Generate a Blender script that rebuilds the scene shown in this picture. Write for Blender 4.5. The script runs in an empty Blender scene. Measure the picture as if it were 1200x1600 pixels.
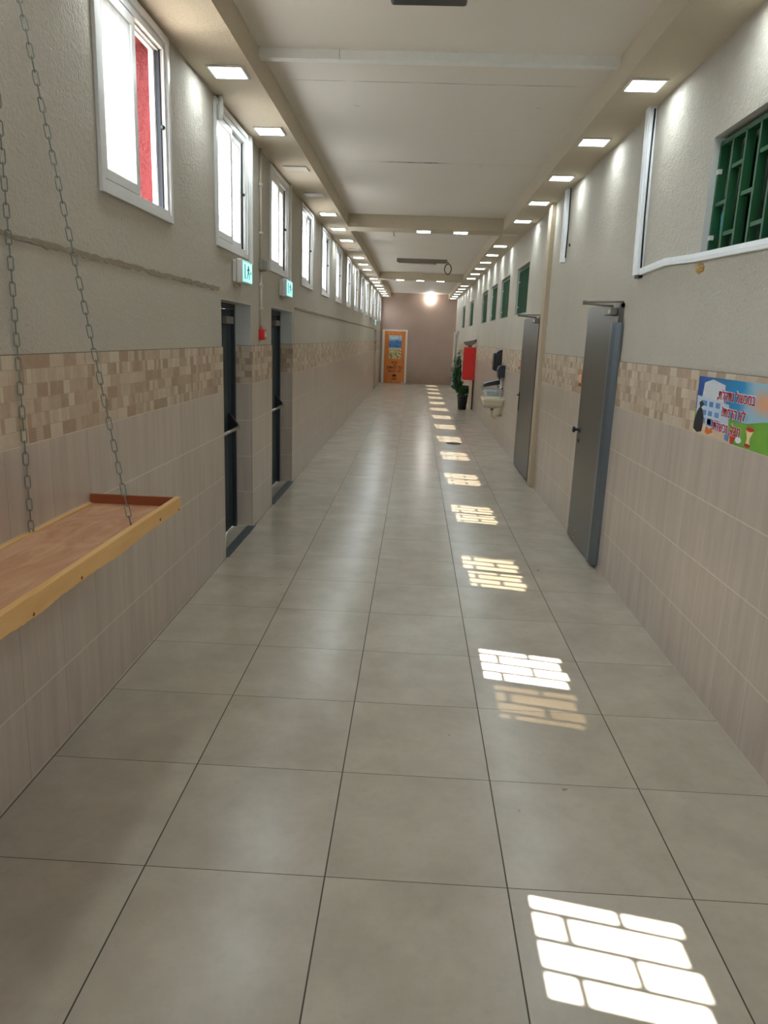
import bpy, bmesh, math, random
from mathutils import Vector, Matrix
random.seed(7)
S = bpy.context.scene
COL = S.collection
PI = math.pi

# ------------------------------------------------------------------ camera
CAM = Vector((0.8221, -2.0632, 1.7333))
YAW, PITCH, ROLL, FPX = -0.0344, 0.2329, 0.0369, 1144.06
def camera_axes(yaw, pitch, roll):
    cy, sy, cp, sp = math.cos(yaw), math.sin(yaw), math.cos(pitch), math.sin(pitch)
    f = Vector((sy*cp, cy*cp, -sp)); r = Vector((cy, -sy, 0)); u = r.cross(f)
    cr, sr = math.cos(roll), math.sin(roll)
    return cr*r + sr*u, -sr*r + cr*u, f
_r, _u, _f = camera_axes(YAW, PITCH, ROLL)
cd = bpy.data.cameras.new('camera'); co = bpy.data.objects.new('camera', cd); COL.objects.link(co)
cd.sensor_fit = 'VERTICAL'; cd.sensor_height = 36.0; cd.lens = FPX*36.0/1600.0
cd.clip_start = 0.05; cd.clip_end = 400
m = Matrix.Identity(4)
for i in range(3):
    m[i][0], m[i][1], m[i][2], m[i][3] = _r[i], _u[i], -_f[i], CAM[i]
co.matrix_world = m
S.camera = co

# ------------------------------------------------------------------ sky, sun, exposure
W = bpy.data.worlds.new('sky'); S.world = W; W.use_nodes = True
bg = W.node_tree.nodes['Background']
bg.inputs['Color'].default_value = (0.75, 0.87, 1.0, 1); bg.inputs['Strength'].default_value = 7.0
sl = bpy.data.lights.new('sun', 'SUN'); sl.energy = 17.0; sl.angle = math.radians(0.34); sl.color = (1.0, 0.985, 0.95)
so = bpy.data.objects.new('sun', sl); COL.objects.link(so)
so.rotation_euler = Vector((1.0, -0.20, -1.27)).to_track_quat('-Z', 'Y').to_euler()
so.location = (-12, 12, 18)
LED = 11.0
S.view_settings.view_transform = 'Standard'; S.view_settings.look = 'None'
S.view_settings.gamma = 1.0; S.view_settings.use_curve_mapping = False
S.view_settings.exposure = 1.70
S.cycles.use_denoising = True; S.cycles.use_light_tree = False
S.cycles.max_bounces = 10; S.cycles.diffuse_bounces = 7; S.cycles.glossy_bounces = 4
S.cycles.transmission_bounces = 6; S.cycles.transparent_max_bounces = 16
S.cycles.caustics_reflective = False; S.cycles.caustics_refractive = False

# ------------------------------------------------------------------ dimensions
XL, XR = -0.61, 2.345          # tile faces of the two long walls
PL, PR = -0.619, 2.354         # plaster faces
XLO, XRO = -0.85, 2.56         # outer faces
YB, YF = 27.75, -5.0
ZS, ZC = 3.30, 3.48            # underside of bulkheads, ceiling
SLX, SRX = -0.247, 2.01        # bulkhead edges
BAND0, BAND1 = 1.30, 1.63

# ------------------------------------------------------------------ material helpers
def srgb(r, g, b):
    f = lambda c: (c/255/12.92) if c/255 <= 0.04045 else ((c/255+0.055)/1.055)**2.4
    return (f(r), f(g), f(b), 1.0)
class NT:
    def __init__(s, name):
        s.m = bpy.data.materials.new(name); s.m.use_nodes = True
        s.t = s.m.node_tree; s.n = s.t.nodes
        s.b = s.n['Principled BSDF']; s.o = s.n['Material Output']
    def new(s, typ, **kw):
        n = s.n.new(typ)
        for k, v in kw.items(): setattr(n, k, v)
        return n
    def link(s, a, b): s.t.links.new(a, b)
    def math(s, op, a, b=None, c=None, clamp=False):
        n = s.new('ShaderNodeMath', operation=op, use_clamp=clamp)
        for i, v in enumerate((a, b, c)):
            if v is None: continue
            if isinstance(v, (int, float)): n.inputs[i].default_value = v
            else: s.link(v, n.inputs[i])
        return n.outputs[0]
    def mix(s, fac, a, b, mode='MIX'):
        n = s.new('ShaderNodeMix', data_type='RGBA', blend_type=mode)
        for sock, v in ((n.inputs[0], fac), (n.inputs[6], a), (n.inputs[7], b)):
            if isinstance(v, (int, float)): sock.default_value = v
            elif isinstance(v, tuple): sock.default_value = v
            else: s.link(v, sock)
        return n.outputs[2]
    def pos(s):
        g = s.new('ShaderNodeNewGeometry'); x = s.new('ShaderNodeSeparateXYZ'); s.link(g.outputs['Position'], x.inputs[0])
        return g.outputs['Position'], x.outputs[0], x.outputs[1], x.outputs[2]
    def comb(s, x, y, z=0.0):
        n = s.new('ShaderNodeCombineXYZ')
        for i, v in enumerate((x, y, z)):
            if isinstance(v, (int, float)): n.inputs[i].default_value = v
            else: s.link(v, n.inputs[i])
        return n.outputs[0]
    def noise(s, vec, scale, detail=3.0, rough=0.55, dist=0.0):
        n = s.new('ShaderNodeTexNoise'); n.inputs['Scale'].default_value = scale
        n.inputs['Detail'].default_value = detail; n.inputs['Roughness'].default_value = rough
        n.inputs['Distortion'].default_value = dist
        if vec is not None: s.link(vec, n.inputs['Vector'])
        return n.outputs['Fac']
    def ramp(s, fac, a, b, ca=(0, 0, 0, 1), cb=(1, 1, 1, 1)):
        n = s.new('ShaderNodeValToRGB'); n.color_ramp.elements[0].position = a; n.color_ramp.elements[1].position = b
        n.color_ramp.elements[0].color = ca; n.color_ramp.elements[1].color = cb
        s.link(fac, n.inputs[0]); return n.outputs[0]
    def bump(s, h, strength, dist=0.01):
        n = s.new('ShaderNodeBump'); n.inputs['Strength'].default_value = strength; n.inputs['Distance'].default_value = dist
        s.link(h, n.inputs['Height']); s.link(n.outputs[0], s.b.inputs['Normal'])
    def base(s, c):
        if isinstance(c, tuple): s.b.inputs['Base Color'].default_value = c
        else: s.link(c, s.b.inputs['Base Color'])
    def rough(s, v):
        if isinstance(v, (int, float)): s.b.inputs['Roughness'].default_value = v
        else: s.link(v, s.b.inputs['Roughness'])
def plain(name, col, rough=0.5, metal=0.0, spec=0.5, var=0.06, scale=18.0, bump=0.0):
    t = NT(name); p, x, y, z = t.pos()
    f = t.noise(p, scale)
    lo = tuple(max(0, c*(1-var)) for c in col[:3]) + (1,); hi = tuple(min(1, c*(1+var)) for c in col[:3]) + (1,)
    t.base(t.mix(f, lo, hi)); t.rough(rough); t.b.inputs['Metallic'].default_value = metal
    t.b.inputs['Specular IOR Level'].default_value = spec
    if bump: t.bump(t.noise(p, scale*6), bump)
    return t.m
def emitter(name, col, strength):
    t = NT(name); t.base((0.8, 0.8, 0.8, 1)); t.b.inputs['Emission Color'].default_value = col
    t.b.inputs['Emission Strength'].default_value = strength; return t.m

def stucco(name, col, grain=70.0, strength=0.55, var=0.10):
    t = NT(name); p, x, y, z = t.pos()
    big = t.noise(p, 1.3, 4); fine = t.noise(p, grain, 4, 0.65)
    lo = tuple(c*(1-var) for c in col[:3]) + (1,); hi = tuple(min(1, c*(1+var)) for c in col[:3]) + (1,)
    c = t.mix(big, lo, hi)
    c = t.mix(t.math('MULTIPLY', t.ramp(fine, 0.25, 0.45, (1, 1, 1, 1), (0, 0, 0, 1)), 0.28), c, tuple(v*0.55 for v in col[:3]) + (1,))
    t.base(c); t.rough(0.88); t.bump(t.math('ADD', fine, t.math('MULTIPLY', t.noise(p, grain*0.35, 3, 0.6), 0.8)), strength, 0.03); t.b.inputs['Specular IOR Level'].default_value = 0.25
    return t.m
M = {}
M['plaster'] = stucco('plaster', srgb(191, 184, 170))
M['bulkhead'] = stucco('bulkhead_paint', srgb(204, 193, 173), 90, 0.35, 0.05)
M['red_stucco'] = stucco('red_stucco', srgb(126, 52, 50), 45, 1.0, 0.25)
M['ridge'] = stucco('dark_ridge', srgb(158, 146, 126), 60, 0.7, 0.15)
M['reveal_white'] = plain('reveal_white', srgb(196, 198, 194), 0.7)
M['pilaster'] = stucco('pilaster_paint', srgb(188, 173, 150), 60, 0.2, 0.05)

def ceiling_material():
    t = NT('ceiling_paint'); p, x, y, z = t.pos()
    c = t.mix(t.noise(p, 0.9, 3), srgb(224, 220, 213), srgb(232, 228, 222))
    st = t.comb(t.math('MULTIPLY', x, 1.5), t.math('MULTIPLY', y, 40.0))
    nz = t.noise(st, 1.0, 3)
    soot = None
    for (yy, w, x0, x1, amt) in ((3.62, 0.006, -0.2, 1.95, 0.55), (6.0, 0.020, 0.35, 1.1, 1.0), (6.0, 0.004, -0.2, 2.0, 0.4),
                                 (4.75, 0.003, -0.2, 2.0, 0.12), (7.15, 0.003, -0.2, 2.0, 0.15), (15.05, 0.004, -0.2, 2.0, 0.3), (12.2, 0.004, -0.2, 2.0, 0.2)):
        yj = t.math('ADD', y, t.math('MULTIPLY', t.noise(p, 3.0, 2), 0.02))
        d = t.math('ABSOLUTE', t.math('SUBTRACT', yj, yy+0.01))
        a = t.math('SUBTRACT', 1.0, t.math('DIVIDE', d, w*2.2), clamp=True)
        bx = t.math('MULTIPLY', t.math('MULTIPLY', t.math('SUBTRACT', x, x0), 5.0, clamp=True), t.math('MULTIPLY', t.math('SUBTRACT', x1, x), 5.0, clamp=True))
        k = t.math('MULTIPLY', t.math('MULTIPLY', a, bx), t.math('MULTIPLY', t.ramp(t.noise(t.comb(t.math('MULTIPLY', x, 3.0), yy), 2.0, 3), 0.28, 0.55), amt))
        soot = k if soot is None else t.math('MAXIMUM', soot, k)
    chips = t.ramp(t.noise(t.comb(t.math('MULTIPLY', x, 1.0), t.math('MULTIPLY', y, 4.0)), 2.6, 4, 0.6), 0.70, 0.715)
    soot = t.math('MAXIMUM', soot, t.math('MULTIPLY', chips, 0.6))
    t.base(t.mix(soot, c, srgb(70, 62, 54))); t.rough(0.6); t.bump(t.noise(p, 2.0, 2), 0.08, 0.02)
    return t.m
M['ceiling'] = ceiling_material()

def floor_material():
    t = NT('floor_tiles'); p, x, y, z = t.pos()
    def line(v, w):
        f = t.math('FRACT', t.math('ADD', t.math('DIVIDE', v, 0.6), 100.5))
        d = t.math('ABSOLUTE', t.math('SUBTRACT', f, 0.5))
        return t.math('LESS_THAN', d, w)
    j = t.math('MAXIMUM', line(x, 0.0042), line(y, 0.0026))
    cell = t.comb(t.math('FLOOR', t.math('DIVIDE', x, 0.6)), t.math('FLOOR', t.math('DIVIDE', y, 0.6)))
    wn = t.new('ShaderNodeTexWhiteNoise', noise_dimensions='2D'); t.link(cell, wn.inputs['Vector'])
    off = t.new('ShaderNodeVectorMath', operation='MULTIPLY_ADD'); t.link(wn.outputs['Color'], off.inputs[0])
    off.inputs[1].default_value = (9, 9, 9); t.link(p, off.inputs[2])
    cloud = t.noise(off.outputs[0], 3.2, 6, 0.62); fine = t.noise(off.outputs[0], 26, 5, 0.7)
    c = t.mix(t.ramp(cloud, 0.2, 0.8), srgb(160, 151, 136), srgb(188, 179, 163))
    c = t.mix(t.math('MULTIPLY', t.ramp(fine, 0.5, 0.75), 0.10), c, srgb(120, 110, 94))
    c = t.mix(t.math('MULTIPLY', wn.outputs['Value'], 0.12), c, srgb(180, 172, 158))
    specks = t.ramp(t.noise(p, 11.0, 2, 0.4), 0.775, 0.785)
    c = t.mix(t.math('MULTIPLY', specks, 0.5), c, srgb(90, 80, 66))
    t.base(t.mix(j, c, srgb(62, 54, 42)))
    t.rough(t.math('ADD', t.math('MULTIPLY', cloud, 0.05), t.math('ADD', t.math('MULTIPLY', j, 0.4), 0.205)))
    t.b.inputs['Specular IOR Level'].default_value = 0.5
    t.bump(t.math('SUBTRACT', 1.0, j), 0.25, 0.002)
    return t.m
M['floor'] = floor_material()

def wall_tile_material(name, off, JV):
    """large beige tiles below, a patchwork stone-look border band above"""
    t = NT(name); p, x, y, z = t.pos()
    u = t.math('ADD', t.math('SUBTRACT', y, off), t.math('MULTIPLY', x, 1.0))
    def cellpos(v, size): return t.math('FLOOR', t.math('DIVIDE', v, size))
    def jl(v, size, w):
        f = t.math('FRACT', t.math('ADD', t.math('DIVIDE', v, size), 200.5))
        return t.math('LESS_THAN', t.math('ABSOLUTE', t.math('SUBTRACT', f, 0.5)), w/size)
    TW, TH = 0.3335, 0.325
    jv = jl(u, TW, 0.0021); jh = jl(z, TH, 0.0032)
    cell = t.comb(cellpos(u, TW), cellpos(z, TH))
    wn = t.new('ShaderNodeTexWhiteNoise', noise_dimensions='2D'); t.link(cell, wn.inputs['Vector'])
    st = t.noise(t.comb(t.math('MULTIPLY', u, 14.0), t.math('MULTIPLY', z, 1.2), wn.outputs['Value']), 1.0, 5, 0.6)
    soft = t.noise(p, 4.0, 3)
    A, B = srgb(177, 162, 148), srgb(199, 186, 172)
    c = t.mix(t.ramp(st, 0.3, 0.7), A, B)
    c = t.mix(t.math('MULTIPLY', soft, 0.35), c, srgb(172, 162, 152))
    c = t.mix(t.math('MULTIPLY', jv, 0.8), c, JV)
    c = t.mix(t.math('MULTIPLY', jh, 0.8), c, srgb(216, 206, 188))
    # border: irregular little blocks, two brick layouts laid over each other
    def bricks(w, h, sx, sz, mort=0.0012):
        b = t.new('ShaderNodeTexBrick'); b.offset = 0.37; b.offset_frequency = 2; b.squash = 0.62; b.squash_frequency = 3
        b.inputs['Scale'].default_value = 1.0; b.inputs['Brick Width'].default_value = w; b.inputs['Row Height'].default_value = h
        b.inputs['Mortar Size'].default_value = mort; b.inputs['Mortar Smooth'].default_value = 0.3; b.inputs['Bias'].default_value = 0.0
        b.inputs['Color1'].default_value = (0, 0, 0, 1); b.inputs['Color2'].default_value = (1, 1, 1, 1); b.inputs['Mortar'].default_value = (0.45, 0.45, 0.45, 1)
        t.link(t.comb(t.math('ADD', u, sx), t.math('ADD', z, sz)), b.inputs['Vector'])
        return b.outputs['Color'], b.outputs['Fac']
    zb = t.math('SUBTRACT', z, BAND0)
    c1, f1 = bricks(0.115, 0.055, 40.0, 8.71); c2, f2 = bricks(0.056, 0.055, 40.013, 8.71)
    w1 = t.new('ShaderNodeTexWhiteNoise', noise_dimensions='2D'); t.link(t.comb(cellpos(u, 0.17), cellpos(zb, 0.055)), w1.inputs['Vector'])
    pick = t.math('GREATER_THAN', w1.outputs['Value'], 0.62)
    val = t.mix(pick, c1, c2); fac = t.mix(pick, f1, f2)
    val2 = t.mix(0.35, val, t.noise(p, 30.0, 3))
    bc = t.mix(t.ramp(val2, 0.2, 0.78), srgb(202, 188, 166), srgb(166, 140, 116))
    comb_lines = t.math('LESS_THAN', t.math('FRACT', t.math('MULTIPLY', z, 95.0)), 0.35)
    sep = t.new('ShaderNodeSeparateColor'); t.link(w1.outputs['Color'], sep.inputs[0]); sel = t.math('GREATER_THAN', sep.outputs[1], 0.86)
    bc = t.mix(t.math('MULTIPLY', t.math('MULTIPLY', comb_lines, sel), 0.4), bc, srgb(140, 112, 90))
    bc = t.mix(t.math('MULTIPLY', fac, 0.5), bc, srgb(150, 130, 108))
    inband = t.math('GREATER_THAN', z, BAND0)
    edge = t.math('GREATER_THAN', z, BAND1-0.004)
    t.base(t.mix(edge, t.mix(inband, c, bc), srgb(120, 108, 90)))
    t.rough(t.math('ADD', t.math('MULTIPLY', inband, 0.30), 0.30))
    h = t.math('SUBTRACT', 1.0, t.math('ADD', t.math('MULTIPLY', t.math('MAXIMUM', jv, jh), t.math('SUBTRACT', 1.0, inband)), t.math('MULTIPLY', fac, inband)))
    h = t.math('ADD', h, t.math('MULTIPLY', t.noise(p, 7.0, 2), 0.25))
    t.bump(h, 0.22, 0.003)
    return t.m
M['tile_left'] = wall_tile_material('wall_tiles_left', 0.10 + XL, srgb(150, 136, 112))
M['tile_right'] = wall_tile_material('wall_tiles_right', 1.977 + XR, srgb(214, 200, 180))

def wood(name, a, b, axis='y', scale=1.0, dist=6.0, rough=0.55, stretch=10.0):
    t = NT(name); p, x, y, z = t.pos()
    s = {'x': (1/stretch, 1, 1), 'y': (1, 1/stretch, 1), 'z': (1, 1, 1/stretch)}[axis]
    v = t.comb(t.math('MULTIPLY', x, s[0]*scale), t.math('MULTIPLY', y, s[1]*scale), t.math('MULTIPLY', z, s[2]*scale))
    n1 = t.noise(v, 14.0, 5, 0.6, dist*0.2); n2 = t.noise(v, 90.0, 3, 0.6)
    c = t.mix(t.ramp(n1, 0.3, 0.72), a, b)
    c = t.mix(t.math('MULTIPLY', n2, 0.25), c, tuple(k*0.7 for k in a[:3]) + (1,))
    t.base(c); t.rough(rough); t.bump(n2, 0.08, 0.002); return t.m
M['pine'] = wood('pine_rail', srgb(228, 186, 122), srgb(208, 158, 94), 'y', 1.0, 3)
M['plywood'] = wood('plywood_sheet', srgb(204, 160, 124), srgb(174, 122, 86), 'y', 0.55, 14, 0.6, 3.0)
M['redwood'] = wood('redwood_board', srgb(146, 72, 30), srgb(112, 48, 18), 'x', 1.0, 3)
M['door_wood'] = wood('door_wood', srgb(226, 138, 58), srgb(198, 110, 40), 'z', 0.8, 4, 0.35)

M['white_alu'] = plain('white_aluminium', srgb(208, 208, 206), 0.35)
M['gasket'] = plain('black_gasket', srgb(34, 34, 36), 0.6)
M['white_plastic'] = plain('white_plastic', srgb(206, 204, 198), 0.45)
M['trunking'] = plain('trunking_plastic', srgb(234, 237, 236), 0.5)
M['grey_plastic'] = plain('grey_plastic', srgb(136, 134, 124), 0.6)
M['grille_green'] = plain('grille_green_paint', srgb(30, 84, 50), 0.45, 0.0, 0.5, 0.15)
M['grille_dark'] = plain('bar_paint', srgb(60, 62, 60), 0.5)
M['steel_door'] = plain('brushed_grey_steel', srgb(104, 102, 97), 0.36, 0.55, 0.5, 0.06, 3.0)
M['steel_strip'] = plain('blue_grey_steel', srgb(104, 112, 118), 0.35, 0.5)
M['slate_door'] = plain('slate_door_paint', srgb(42, 54, 60), 0.5)
M['slate_dark'] = plain('slate_frame_paint', srgb(30, 38, 44), 0.5)
M['chrome'] = plain('chrome', srgb(200, 200, 200), 0.2, 1.0)
M['galv'] = plain('galvanised_steel', srgb(128, 132, 122), 0.42, 0.5)
M['black'] = plain('black_plastic', srgb(20, 20, 22), 0.35)
M['navy'] = plain('navy_plastic', srgb(22, 26, 36), 0.35)
M['dark_fixture'] = plain('dark_fixture', srgb(26, 25, 20), 0.35)
M['grey_metal'] = plain('grey_metal', srgb(128, 122, 112), 0.5, 0.3)
M['red_enamel'] = plain('red_enamel', srgb(206, 28, 24), 0.4)
M['white_paint'] = plain('white_paint', srgb(214, 208, 196), 0.5)
M['beige_paint'] = plain('beige_paint', srgb(206, 186, 164), 0.6)
M['cream_pipe'] = plain('cream_pipe', srgb(202, 194, 178), 0.5)
M['porcelain'] = plain('porcelain', srgb(214, 208, 186), 0.2)
M['porcelain_blue'] = plain('pale_blue_porcelain', srgb(190, 202, 208), 0.2)
M['pvc'] = plain('cream_pvc', srgb(206, 194, 160), 0.4)
M['pot'] = plain('dark_pot', srgb(40, 44, 48), 0.5)
M['soil'] = plain('soil', srgb(60, 44, 30), 0.9)
M['stem'] = plain('plant_stem', srgb(96, 84, 50), 0.8)
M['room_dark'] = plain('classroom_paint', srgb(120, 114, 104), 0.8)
M['ground'] = plain('yard_paving', srgb(84, 84, 84), 0.9)
M['dish'] = plain('grey_dish', srgb(112, 104, 100), 0.5)
M['threshold'] = plain('threshold_metal', srgb(84, 92, 96), 0.5, 0.4)
M['drain'] = plain('drain_iron', srgb(58, 48, 40), 0.6)
M['foam'] = plain('yellow_foam', srgb(190, 156, 96), 0.8, 0, 0.3, 0.2, 40, 0.6)
M['bag'] = plain('turquoise_bag', srgb(80, 170, 178), 0.4)

def back_wall_material():
    t = NT('brown_paint'); p, x, y, z = t.pos()
    c = t.mix(t.noise(p, 1.1, 4), srgb(154, 132, 119), srgb(174, 152, 139))
    scuff = t.math('MULTIPLY', t.math('SUBTRACT', 1.0, t.math('DIVIDE', z, 0.5), clamp=True), t.noise(p, 5.0, 4))
    t.base(t.mix(t.math('MULTIPLY', scuff, 0.7), c, srgb(112, 88, 72))); t.rough(0.75); t.bump(t.noise(p, 60, 3), 0.2, 0.006)
    return t.m
M['brown'] = back_wall_material()

def leaf_material():
    t = NT('dark_leaf'); p, x, y, z = t.pos()
    t.base(t.mix(t.noise(p, 9.0, 2), srgb(24, 58, 34), srgb(62, 104, 58))); t.rough(0.4)
    return t.m
M['leaf'] = leaf_material()

def dusty_glass():
    t = NT('dusty_glass')
    tr = t.new('ShaderNodeBsdfTransparent'); tr.inputs[0].default_value = (0.70, 0.655, 0.58, 1)
    tl = t.new('ShaderNodeBsdfTranslucent'); tl.inputs[0].default_value = (0.80, 0.88, 0.98, 1)
    gl = t.new('ShaderNodeBsdfGlossy'); gl.inputs['Roughness'].default_value = 0.05
    p, x, y, z = t.pos()
    st = t.noise(t.comb(t.math('MULTIPLY', y, 22.0), t.math('MULTIPLY', z, 1.0)), 1.0, 3)
    m1 = t.new('ShaderNodeMixShader'); t.link(t.math('ADD', 0.18, t.math('MULTIPLY', st, 0.2)), m1.inputs[0]); t.link(tr.outputs[0], m1.inputs[1]); t.link(tl.outputs[0], m1.inputs[2])
    m2 = t.new('ShaderNodeMixShader'); m2.inputs[0].default_value = 0.05; t.link(m1.outputs[0], m2.inputs[1]); t.link(gl.outputs[0], m2.inputs[2])
    t.link(m2.outputs[0], t.o.inputs['Surface'])
    return t.m
M['glass'] = dusty_glass()
def clear_glass():
    t = NT('clear_glass')
    tr = t.new('ShaderNodeBsdfTransparent'); tr.inputs[0].default_value = (0.75, 0.78, 0.78, 1)
    gl = t.new('ShaderNodeBsdfGlossy'); gl.inputs['Roughness'].default_value = 0.05
    m2 = t.new('ShaderNodeMixShader'); m2.inputs[0].default_value = 0.08; t.link(tr.outputs[0], m2.inputs[1]); t.link(gl.outputs[0], m2.inputs[2])
    t.link(m2.outputs[0], t.o.inputs['Surface']); return t.m
M['clear_glass'] = clear_glass()
M['led'] = emitter('led_diffuser', (0.84, 0.95, 1.0, 1), LED)
M['led_off'] = plain('unlit_diffuser', srgb(206, 200, 186), 0.5)
M['globe'] = emitter('lit_globe', (1.0, 0.98, 0.95, 1), 9.0)
M['sign_mint'] = emitter('sign_mint', srgb(120, 224, 214), 0.75)
M['sign_teal'] = emitter('sign_teal', srgb(0, 150, 136), 0.45)
M['sign_green'] = plain('sign_green', srgb(0, 96, 84), 0.4)
M['text_red'] = plain('lettering_red', srgb(176, 22, 52), 0.4, var=0.02)
M['text_white'] = plain('lettering_white', srgb(226, 226, 232), 0.4, var=0.02)
M['text_dark'] = plain('lettering_dark', srgb(44, 14, 8), 0.5, var=0.02)

# ------------------------------------------------------------------ mesh building
class MB:
    def __init__(s): s.v = []; s.f = []; s.mi = []; s.smooth = []
    def add(s, vs, fs, mi=0, smooth=False):
        o = len(s.v); s.v += [tuple(v) for v in vs]
        for f in fs: s.f.append(tuple(i+o for i in f)); s.mi.append(mi); s.smooth.append(smooth)
        return s
    def box(s, x0, x1, y0, y1, z0, z1, mi=0, bev=0.0):
        x0, x1 = min(x0, x1), max(x0, x1); y0, y1 = min(y0, y1), max(y0, y1); z0, z1 = min(z0, z1), max(z0, z1)
        b = min(bev, (x1-x0)*0.45, (y1-y0)*0.45, (z1-z0)*0.45)
        if b <= 0:
            vs = [(x, y, z) for x in (x0, x1) for y in (y0, y1) for z in (z0, z1)]
            return s.add(vs, [(0, 1, 3, 2), (4, 6, 7, 5), (0, 4, 5, 1), (2, 3, 7, 6), (0, 2, 6, 4), (1, 5, 7, 3)], mi)
        bm = bmesh.new(); bmesh.ops.create_cube(bm, size=1.0)
        for v in bm.verts: v.co = ((x0+x1)/2+v.co.x*(x1-x0), (y0+y1)/2+v.co.y*(y1-y0), (z0+z1)/2+v.co.z*(z1-z0))
        bmesh.ops.bevel(bm, geom=bm.edges[:], offset=b, segments=2, affect='EDGES', profile=0.5)
        return s.bm(bm, mi)
    def bm(s, bm, mi=0, smooth=False):
        bm.verts.index_update()
        s.add([v.co[:] for v in bm.verts], [[v.index for v in f.verts] for f in bm.faces], mi, smooth); bm.free(); return s
    def tube(s, path, r, n=8, mi=0, cap=True):
        P = [Vector(p) for p in path]; R = r if isinstance(r, (list, tuple)) else [r]*len(P)
        vs, fs = [], []; prev = None
        for i, p in enumerate(P):
            t = (P[min(i+1, len(P)-1)]-P[max(i-1, 0)]).normalized()
            if prev is None:
                a = Vector((0, 0, 1)) if abs(t.z) < 0.9 else Vector((1, 0, 0)); a = (a-t*a.dot(t)).normalized()
            else: a = (prev-t*prev.dot(t)).normalized()
            prev = a; b = t.cross(a)
            for k in range(n): vs.append(p+R[i]*(math.cos(2*PI*k/n)*a+math.sin(2*PI*k/n)*b))
        for i in range(len(P)-1):
            for k in range(n): fs.append((i*n+k, i*n+(k+1) % n, (i+1)*n+(k+1) % n, (i+1)*n+k))
        if cap: fs.append(tuple(range(n-1, -1, -1))); fs.append(tuple((len(P)-1)*n+k for k in range(n)))
        return s.add(vs, fs, mi, True)
    def lathe(s, prof, c=(0, 0, 0), n=24, axis='z', mi=0, a0=0.0, a1=2*PI):
        vs, fs = [], []; full = abs(a1-a0-2*PI) < 1e-6; cnt = n if full else n+1
        for (r, h) in prof:
            for k in range(cnt):
                a = a0+(a1-a0)*k/n; x, y = r*math.cos(a), r*math.sin(a)
                v = {'z': (x, y, h), 'x': (h, x, y), 'y': (y, h, x)}[axis]
                vs.append((c[0]+v[0], c[1]+v[1], c[2]+v[2]))
        for i in range(len(prof)-1):
            for k in range(n): fs.append((i*cnt+k, i*cnt+(k+1) % cnt, (i+1)*cnt+(k+1) % cnt, (i+1)*cnt+k))
        return s.add(vs, fs, mi, True)
    def prism(s, poly, axis, d0, d1, mi=0):
        """poly: 2D points; axis x -> (y,z), y -> (x,z), z -> (x,y)"""
        def P(p, d): return {'x': (d, p[0], p[1]), 'y': (p[0], d, p[1]), 'z': (p[0], p[1], d)}[axis]
        n = len(poly); vs = [P(p, d0) for p in poly]+[P(p, d1) for p in poly]
        fs = [tuple(range(n)), tuple(range(2*n-1, n-1, -1))]+[(i, (i+1) % n, n+(i+1) % n, n+i) for i in range(n)]
        return s.add(vs, fs, mi)
    def build(s, name, mat, parent=None, origin=None, bevel=0.0):
        po = ORG.get(parent.name, Vector()) if parent else Vector()
        if origin is None:
            if parent: origin = po
            else:
                xs, ys, zs = zip(*s.v); origin = Vector(((min(xs)+max(xs))/2, (min(ys)+max(ys))/2, min(zs)))
        origin = Vector(origin)
        me = bpy.data.meshes.new(name)
        me.from_pydata([tuple(Vector(v)-origin) for v in s.v], [], s.f)
        for q in (mat if isinstance(mat, (list, tuple)) else [mat]): me.materials.append(M[q] if isinstance(q, str) else q)
        me.polygons.foreach_set('material_index', s.mi); me.polygons.foreach_set('use_smooth', s.smooth)
        bm = bmesh.new(); bm.from_mesh(me); bmesh.ops.recalc_face_normals(bm, faces=bm.faces[:]); bm.to_mesh(me); bm.free()
        me.update()
        o = bpy.data.objects.new(name, me); COL.objects.link(o)
        if parent: o.parent = parent
        o.location = origin-po; ORG[o.name] = origin
        if bevel:
            b = o.modifiers.new('edge', 'BEVEL'); b.width = bevel; b.segments = 2; b.limit_method = 'ANGLE'
        return o
ORG = {}
def thing(name, label, cat, loc, group=None):
    o = bpy.data.objects.new(name, None); COL.objects.link(o); o.location = loc; o.empty_display_size = 0.1
    o['label'] = label; o['category'] = cat
    if group: o['group'] = group
    ORG[o.name] = Vector(loc); return o
def tag(o, label, cat=None, group=None, kind=None):
    o['label'] = label
    if cat: o['category'] = cat
    if group: o['group'] = group
    if kind: o['kind'] = kind
    return o
def struct(o, label=None, cat=None):
    o['kind'] = 'structure'
    if label: o['label'] = label
    if cat: o['category'] = cat
    return o
def dup(root, loc, name=None, label=None):
    r = root.copy(); COL.objects.link(r); r.location = loc
    if name: r.name = name
    if label: r['label'] = label
    for ch in list(root.children):
        c = ch.copy(); COL.objects.link(c); c.parent = r
        for g in list(ch.children):
            d = g.copy(); COL.objects.link(d); d.parent = c
    return r
ORD = ['zeroth', 'first', 'second', 'third', 'fourth', 'fifth', 'sixth', 'seventh', 'eighth', 'ninth', 'tenth', 'eleventh', 'twelfth',
       'thirteenth', 'fourteenth', 'fifteenth', 'sixteenth', 'seventeenth', 'eighteenth', 'nineteenth', 'twentieth', 'twenty-first', 'twenty-second']

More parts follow.
